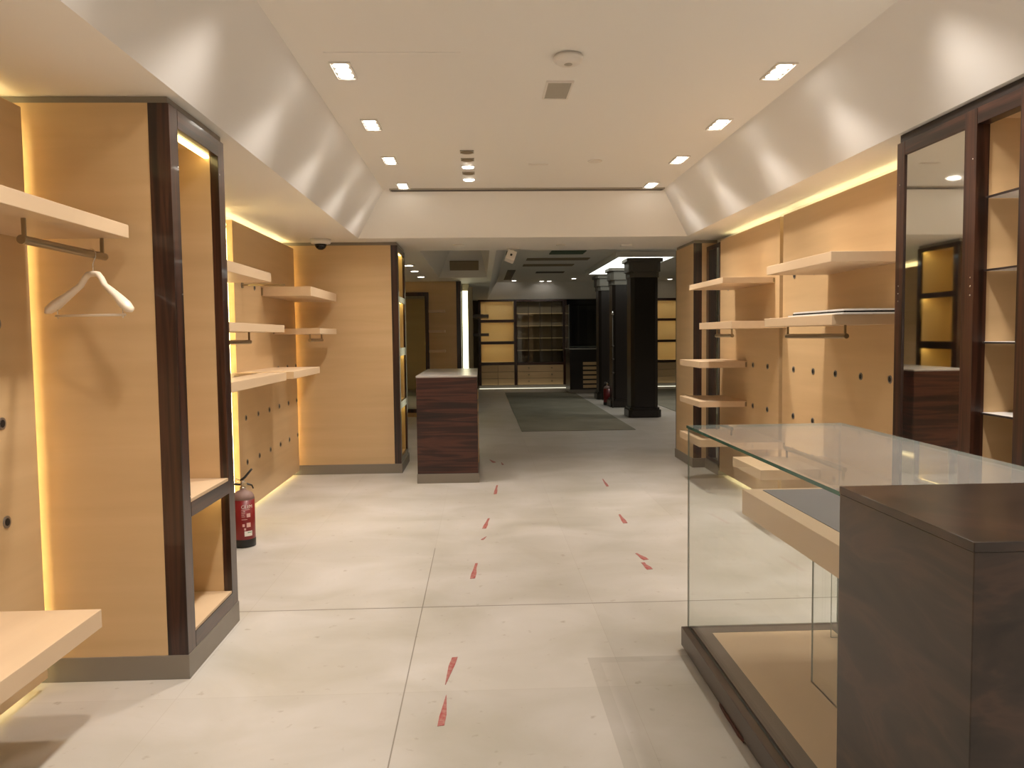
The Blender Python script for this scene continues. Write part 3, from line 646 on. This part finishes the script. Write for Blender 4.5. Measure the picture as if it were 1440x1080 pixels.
g = bx(-0.012, 0.012, -0.056, -0.051, -0.075, -0.05); bmesh.ops.rotate(g.bm, verts=g.bm.verts, cent=(0, 0, 0), matrix=Matrix.Rotation(0.35, 3, 'Y') @ Matrix.Rotation(-0.35, 3, 'X')); bmesh.ops.translate(g.bm, verts=g.bm.verts, vec=(0.385, 9.49, ZS - 0.045))
obj('lens', g, 'black_plastic', t).parent = hb
obj('ceiling_disc', G().lathe([(0.06, -0.012), (0.066, -0.006), (0.066, 0)], -0.235, 9.1, ZS, 24), 'white_plastic', cat='ceiling disc', label='round blank cover under the header beam above the counter')
obj('ceiling_disc', G().lathe([(0.05, -0.010), (0.056, -0.005), (0.056, 0)], 0.93, 9.15, ZS, 24), 'white_plastic', cat='ceiling disc', label='flat round cover under the middle of the header beam')
obj('ceiling_box', bx(1.62, 1.74, 9.12, 9.20, ZS - 0.022, ZS, 0.003), 'white_board', cat='sensor', label='small white box under the right end of the header beam')

# ------------------------------------------------------------------ setting: far room
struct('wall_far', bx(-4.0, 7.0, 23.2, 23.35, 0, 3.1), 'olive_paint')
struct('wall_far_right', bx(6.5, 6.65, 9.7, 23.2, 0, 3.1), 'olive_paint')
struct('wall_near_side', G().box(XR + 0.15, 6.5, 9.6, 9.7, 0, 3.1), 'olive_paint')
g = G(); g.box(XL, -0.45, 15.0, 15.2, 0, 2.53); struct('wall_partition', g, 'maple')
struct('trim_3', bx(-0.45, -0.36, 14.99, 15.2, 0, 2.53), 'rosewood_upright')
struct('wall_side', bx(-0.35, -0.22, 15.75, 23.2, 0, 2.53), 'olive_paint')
g = G(); g.box(0.45, 6.5, 9.7, 21.9, ZC, ZC + 0.08)
g.poly([(0.2, 9.7, ZS), (0.45, 9.7, ZC), (0.45, 21.9, ZC), (0.2, 22.7, ZS)])
g.poly([(0.2, 22.7, ZS), (0.45, 21.9, ZC), (6.5, 21.9, ZC), (6.5, 22.7, ZS)])
g.box(0.2, 6.5, 22.7, 23.2, ZS, ZS + 0.02)
a0, a1, c0, c1 = -0.72, 0.12, 9.75, 14.15
g.box(XL, a0, 9.7, 23.2, ZS, ZS + 0.02); g.box(a0, a1, c1, 23.2, ZS, ZS + 0.02); g.box(a1, 0.2, 9.7, 23.2, ZS, ZS + 0.02)
g.box(a0 + 0.22, a1 - 0.1, c0, c1 - 0.5, ZC, ZC + 0.05)
g.poly([(a0, c0, ZS), (a0 + 0.22, c0, ZC), (a0 + 0.22, c1 - 0.5, ZC), (a0, c1, ZS)]); g.poly([(a1, c0, ZS), (a1, c1, ZS), (a1 - 0.1, c1 - 0.5, ZC), (a1 - 0.1, c0, ZC)])
g.poly([(a0, c1, ZS), (a0 + 0.22, c1 - 0.5, ZC), (a1 - 0.1, c1 - 0.5, ZC), (a1, c1, ZS)])
struct('ceiling', g, 'soffit_paint')
obj('carpet', bx(0.62, 2.42, 12.4, 21.0, 0.0, 0.008), 'carpet', cat='carpet', label='grey green carpet strip on the floor of the dim back room')
obj('carpet', bx(3.75, 6.2, 12.6, 21.6, 0.0, 0.008), 'carpet', cat='carpet', label='grey green carpet beyond the row of dark columns')
# dark columns
def column_mesh(w, h, c=0.06):
    p = [(-w, -w + c), (-w + c, -w), (w - c, -w), (w, -w + c), (w, w - c), (w - c, w), (-w + c, w), (-w, w - c)]
    return p
def column(label, x, y):
    t = thing('column', label, 'column', (x, y, 0), 'dark columns under the skylight')
    sh = lambda w, z0, z1: G().prism(column_mesh(w, 0), z0, z1)
    g = sh(0.245, 0.18, 2.60); obj('shaft', g, 'dark_column', t, world=False)
    g = sh(0.295, 0.008, 0.14); g.prism(column_mesh(0.27, 0), 0.14, 0.18); obj('base', g, 'dark_column', t, world=False)
    g = sh(0.262, 2.52, 2.62); g.prism(column_mesh(0.285, 0), 2.62, 2.80); obj('capital', g, 'column_capital', t, world=False)
    g = sh(0.325, 2.80, 2.86); obj('abacus', g, 'column_capital', t, world=False)
    return t
c_ = column('nearest of the three dark square columns in the back room', 2.945, 14.47)
clone(c_, (2.955, 16.55, 0), 'middle one of the three dark square columns'); clone(c_, (2.975, 18.6, 0), 'farthest dark column, left of the other two')
t = thing('ceiling_light_panel', 'large glowing ceiling panel above the dark columns', 'ceiling light', (2.98, 16.2, 2.88))
obj('diffuser', bx(2.48, 3.48, 14.25, 18.2, 2.885, 2.90), 'skylight_face', t)
g = G()
for a in ((2.42, 2.48, 14.19, 18.26), (3.48, 3.54, 14.19, 18.26), (2.48, 3.48, 14.19, 14.25), (2.48, 3.48, 18.2, 18.26)): g.box(*a, 2.88, ZC)
obj('frame', g, 'soffit_paint', t)
t = thing('pole', 'thin pale pole with clamps leaning beside the middle column', 'pole', (2.69, 16.2, 0))
obj('shaft', G().tube([(2.69, 16.2, 0), (2.69, 16.2, 1.9)], 0.011, 10), 'dark_slot', t)
for z in (0.72, 1.0, 1.27): obj('clamp', G().tube([(2.69, 16.2, z - 0.015), (2.69, 16.2, z + 0.015)], 0.028, 12), 'dark_slot', t)
obj('tip', G().tube([(2.69, 16.2, 1.9), (2.69, 16.2, 1.98)], [0.035, 0.012], 10), 'chrome', t)
wall_panel('maple panel with bright edges in the back room, seen in the cabinet mirror', XP, 1, 11.55, 14.6, (), (), (), True, True)
# partition: framed mirror and small shelves, lit tube
t = thing('wall_mirror', 'tall dark-framed mirror on the wall behind the counter', 'mirror', (-1.25, 14.97, 0.08))
g = G(); fx0, fx1 = -1.62, -0.965
g.box(fx0, fx0 + 0.07, 14.96, 15.0, 0.08, 2.33); g.box(fx1 - 0.07, fx1, 14.96, 15.0, 0.08, 2.33); g.box(fx0 + 0.07, fx1 - 0.07, 14.96, 15.0, 2.26, 2.33); g.box(fx0 + 0.07, fx1 - 0.07, 14.96, 15.0, 0.08, 0.15)
obj('frame', g, 'rosewood_upright', t); obj('mirror_glass', bx(fx0 + 0.07, fx1 - 0.07, 14.98, 15.0, 0.15, 2.26), 'mirror_smoky', t)
for z, l in ((1.95, 'topmost'), (1.58, 'middle'), (1.21, 'lowest')):
    t = thing('wall_shelf', '%s of three small pale shelves right of the dark-framed mirror' % l, 'shelf', (-0.8, 14.88, z), 'small shelves on the back partition')
    obj('board', bx(-0.955, -0.66, 14.75, 15.0, z, z + 0.045), 'maple_lengthwise', t)
t = thing('light_tube', 'bright vertical light strip at the partition corner', 'light', (-0.30, 15.5, 0))
obj('diffuser', bx(-0.345, -0.245, 15.50, 15.54, 0.05, 2.38), 'led_tube', t)
obj('housing', bx(-0.24, -0.15, 15.50, 15.62, 0.0, 2.45), 'olive_paint', t); 
for z, l in ((1.89, 'upper'), (1.50, 'lower')):
    t = thing('wall_shelf', '%s brown shelf jutting out past the bright light strip' % l, 'shelf', (0, 17.3, z))
    obj('board', bx(-0.22, 0.17, 16.6, 18.0, z, z + 0.06), 'walnut_dusty', t)
t = thing('shelf_stand', 'small dark figure-like stand on the upper brown shelf', 'stand', (-0.02, 17.0, 1.95))
obj('stem', G().tube([(-0.02, 17.0, 1.95), (-0.02, 17.0, 2.06)], 0.018, 10), 'dark_line', t)
obj('foot', bx(-0.10, 0.06, 16.95, 17.05, 1.95, 1.965), 'dark_line', t)
# back wall units
YU = 22.72
t = thing('wall_unit', 'back wall rosewood unit with three lit niches over drawers', 'wall unit', (0.47, 22.95, 0))
def lit_rails(t, x0, x1, zs):
    for k, (a, b) in enumerate(zs):
        frame_part(t, 'rail', 'rosewood_level', x0, x1, YU, YU + 0.03, a, b)
        obj('niche_shelf', bx(x0, x1, YU + 0.031, 23.13, (a + b) / 2, b), 'niche_yellow', t)
        if k < 3: obj('led_strip', bx(x0 + 0.02, x1 - 0.02, YU + 0.035, YU + 0.075, a + 0.014, a + 0.020), 'led_far', t)
    obj('niche_side', bx(x0, x0 + 0.012, YU + 0.03, 23.13, zs[-1][1], zs[0][0]), 'niche_yellow', t)
    obj('niche_side', bx(x1 - 0.012, x1, YU + 0.03, 23.13, zs[-1][1], zs[0][0]), 'niche_yellow', t)
obj('plinth', bx(-0.08, 1.02, YU, 23.19, 0.03, 0.09), 'plinth_metal', t)
for a, b in ((-0.07, 0.005), (0.948, 1.028)): frame_part(t, 'stile', 'rosewood_upright', a, b, YU, 23.15, 0.09, 2.53)
obj('back', bx(0.005, 0.948, 23.13, 23.15, 0.09, 2.49), 'niche_yellow', t)
lit_rails(t, 0.005, 0.948, ((2.485, 2.53), (1.885, 1.965), (1.265, 1.35), (0.675, 0.755)))
for i in range(3):
    for a, b in ((0.01, 0.472), (0.480, 0.944)):
        z = 0.10 + i * 0.192; obj('drawer', bx(a, b, YU, 23.1, z, z + 0.184, 0.002), 'maple', t)
t = thing('wall_unit', 'back wall unit with glazed doors and three wide drawers', 'wall unit', (1.7, 22.95, 0))
obj('plinth', bx(1.03, 2.46, YU, 23.19, 0.03, 0.09), 'plinth_metal', t)
frame_part(t, 'stile', 'rosewood_upright', 2.36, 2.46, YU, 23.15, 0.09, 2.53)
frame_part(t, 'rail', 'rosewood_level', 1.03, 2.36, YU, 23.13, 2.475, 2.53)
frame_part(t, 'rail', 'rosewood_level', 1.03, 2.36, YU, 23.13, 0.665, 0.74)
obj('back', bx(1.03, 2.36, 23.13, 23.15, 0.09, 2.475), 'taupe_panel', t)
for k in range(4):
    a = 1.045 + k * 0.33
    d = obj('glass_door', bx(a, a + 0.322, YU + 0.01, YU + 0.016, 0.745, 2.47), 'glass_clear', t)
    p = obj('door_stile', bx(a + 0.312, a + 0.326, YU - 0.004, YU + 0.022, 0.745, 2.47), 'walnut_dusty', t); p.parent = d
for z in (1.07, 1.42, 1.77, 2.12): obj('inner_shelf', bx(1.04, 2.355, YU + 0.03, 23.12, z, z + 0.02), 'niche_yellow', t)
for i in range(3):
    z = 0.10 + i * 0.190; d = obj('drawer', bx(1.04, 2.35, YU, 23.1, z, z + 0.182, 0.002), 'maple', t)
    for xx in (1.36, 2.02): k = obj('knob', G().disc((xx, YU - 0.022, z + 0.10), (0, 1, 0), 0.022, 0.021, 12), 'bronze', t); k.parent = d
obj('plinth_light', bx(-0.06, 2.44, YU - 0.10, YU - 0.02, 0.0, 0.014), 'led_floor', t) 
obj('display_wall', bx(2.47, 4.90, YU + 0.05, 23.19, 0.0, 2.53), 'black_gloss', cat='wall panel', label='glossy black wall panel at the back behind the columns')
t = thing('wall_unit', 'rosewood unit with lit niches right of the columns', 'wall unit', (5.3, 22.95, 0))
obj('plinth', bx(4.91, 5.95, YU, 23.19, 0.03, 0.09), 'plinth_metal', t)
for a, b in ((4.91, 4.99), (5.86, 5.95)): frame_part(t, 'stile', 'rosewood_upright', a, b, YU, 23.15, 0.09, 2.53)
obj('back', bx(4.99, 5.86, 23.13, 23.15, 0.09, 2.49), 'niche_yellow', t)
lit_rails(t, 4.99, 5.86, ((2.46, 2.53), (1.885, 1.955), (1.275, 1.345), (0.70, 0.765)))
for i in range(3):
    z = 0.10 + i * 0.198; obj('drawer', bx(4.995, 5.855, YU, 23.1, z, z + 0.19, 0.002), 'maple', t)
obj('plinth_light', bx(4.95, 5.9, YU - 0.10, YU - 0.02, 0.0, 0.014), 'led_floor', t)
# striped desk with glass vitrine
t = thing('counter', 'dark desk with pale striped drawers and a glass vitrine, at the back', 'counter', (2.85, 20.9, 0))
obj('plinth', bx(2.28, 3.45, 20.41, 21.4, 0.008, 0.10), 'plinth_metal', t)
obj('body', bx(2.28, 3.45, 20.42, 21.4, 0.10, 1.13), 'dark_column', t)
obj('countertop', bx(2.26, 3.47, 20.40, 21.42, 1.13, 1.16), 'pale_stone', t)
for k in range(6):
    z = 0.14 + k * 0.118; obj('drawer', bx(2.62, 3.40, 20.408, 20.42, z, z + 0.078), 'maple', t)
v = obj('vitrine', bx(2.27, 3.46, 20.41, 21.41, 1.162, 2.29), 'glass_clear', t)
for xx in (2.262, 3.462): obj('vitrine_edge', bx(xx - 0.006, xx + 0.006, 20.404, 20.416, 1.162, 2.29), 'glass_edge_pale', t).parent = v
obj('vitrine_edge', bx(2.268, 3.456, 20.404, 20.416, 1.20, 1.212), 'glass_edge_pale', t).parent = v
# far ceiling fittings
g = G(); z0, z1 = 2.66, 2.80
yy = lambda z: c1 - 0.5 * (z - ZS) / (ZC - ZS) - 0.012
g.poly([(-0.52, yy(z0), z0), (-0.02, yy(z0), z0), (-0.02, yy(z1), z1), (-0.52, yy(z1), z1)]); r = bmesh.ops.extrude_face_region(g.bm, geom=list(g.bm.faces)); bmesh.ops.translate(g.bm, verts=[v for v in r['geom'] if isinstance(v, bmesh.types.BMVert)], vec=(0, -0.015, -0.012))
obj('ceiling_vent', g, 'taupe_panel', cat='ceiling vent', label='brown rectangular panel on the sloping recess in the back room ceiling')
obj('ceiling_vent', bx(0.62, 0.80, 17.9, 20.9, ZC - 0.012, ZC), 'dark_slot', cat='ceiling vent', label='dark long grille running lengthwise in the back room ceiling')
for (xa, xb, ya, yb, m, lab) in ((1.25, 1.86, 13.9, 14.45, 'green_panel', 'dark green panel right of centre in the back room ceiling'), (0.47, 0.62, 13.9, 14.45, 'green_panel', 'dark green panel behind the hanging sensor in the back room ceiling'),
        (0.9, 2.1, 15.2, 15.6, 'taupe_panel', 'nearest brown strip across the back room ceiling'), (0.9, 1.95, 16.5, 16.9, 'taupe_panel', 'second brown strip across the back room ceiling'), (1.3, 1.95, 18.4, 18.75, 'dark_slot', 'short dark slot across the back room ceiling')):
    obj('ceiling_vent', bx(xa, xb, ya, yb, ZC - 0.012, ZC), m, cat='ceiling vent', label=lab)
for x, y in ((4.6, 11.5), (4.6, 14.5), (4.8, 17.5), (1.5, 11.2)):  # unseen spots without fixtures, added to brighten the back room
    spot('far_lamp_or_added_spot', (x, y, ZC - 0.05), (x - 0.6, y, 0), 75 if x > 2 else 18, 120, 0.9)
def small_spot(label, x, y, z, power, tgt):
    power *= 3.5
    t = thing('ceiling_spotlight', label, 'ceiling light', (x, y, z - 0.02), 'small spotlights in the back room ceiling')
    obj('ring', G().lathe([(0.075, -0.012), (0.085, -0.008), (0.085, 0)], x, y, z, 20), 'white_plastic', t)
    obj('lamp', G().lathe([(0.05, -0.016), (0.058, -0.014), (0.058, -0.0125)], x, y, z, 20), 'lamp_face_far', t)
    if power: spot('far_lamp_or_added_spot', (x, y, z - 0.04), tgt, power, 90, 0.8)
small_spot('lit spotlight nearest the far left column in the low back soffit', -1.017, 11.56, ZS, 6, (-1.2, 11.56, 0))
small_spot('middle lit spotlight in the low back soffit above the mirror', -1.018, 12.56, ZS, 0, (-1.1, 13.5, 0))
small_spot('lit spotlight closest to the partition in the low back soffit', -1.007, 13.75, ZS, 0, (-1.1, 14.9, 0.6))
small_spot('lit spotlight at the left end of the back ceiling row', 0.90, 21.2, ZC, 3, (0.6, 22.7, 2.0))
small_spot('left one of the lit pair in the back ceiling', 1.66, 21.5, ZC, 3, (1.6, 22.7, 2.0))
small_spot('right one of the lit pair in the back ceiling', 1.86, 21.5, ZC, 3, (1.9, 22.7, 2.0))
small_spot('lit spotlight left of the glowing ceiling panel', 2.42, 20.6, ZC, 6, (2.4, 21.5, 0))
small_spot('lit spotlight right of the columns in the back ceiling', 5.05, 21.15, ZC, 3, (5.2, 22.7, 1.5))
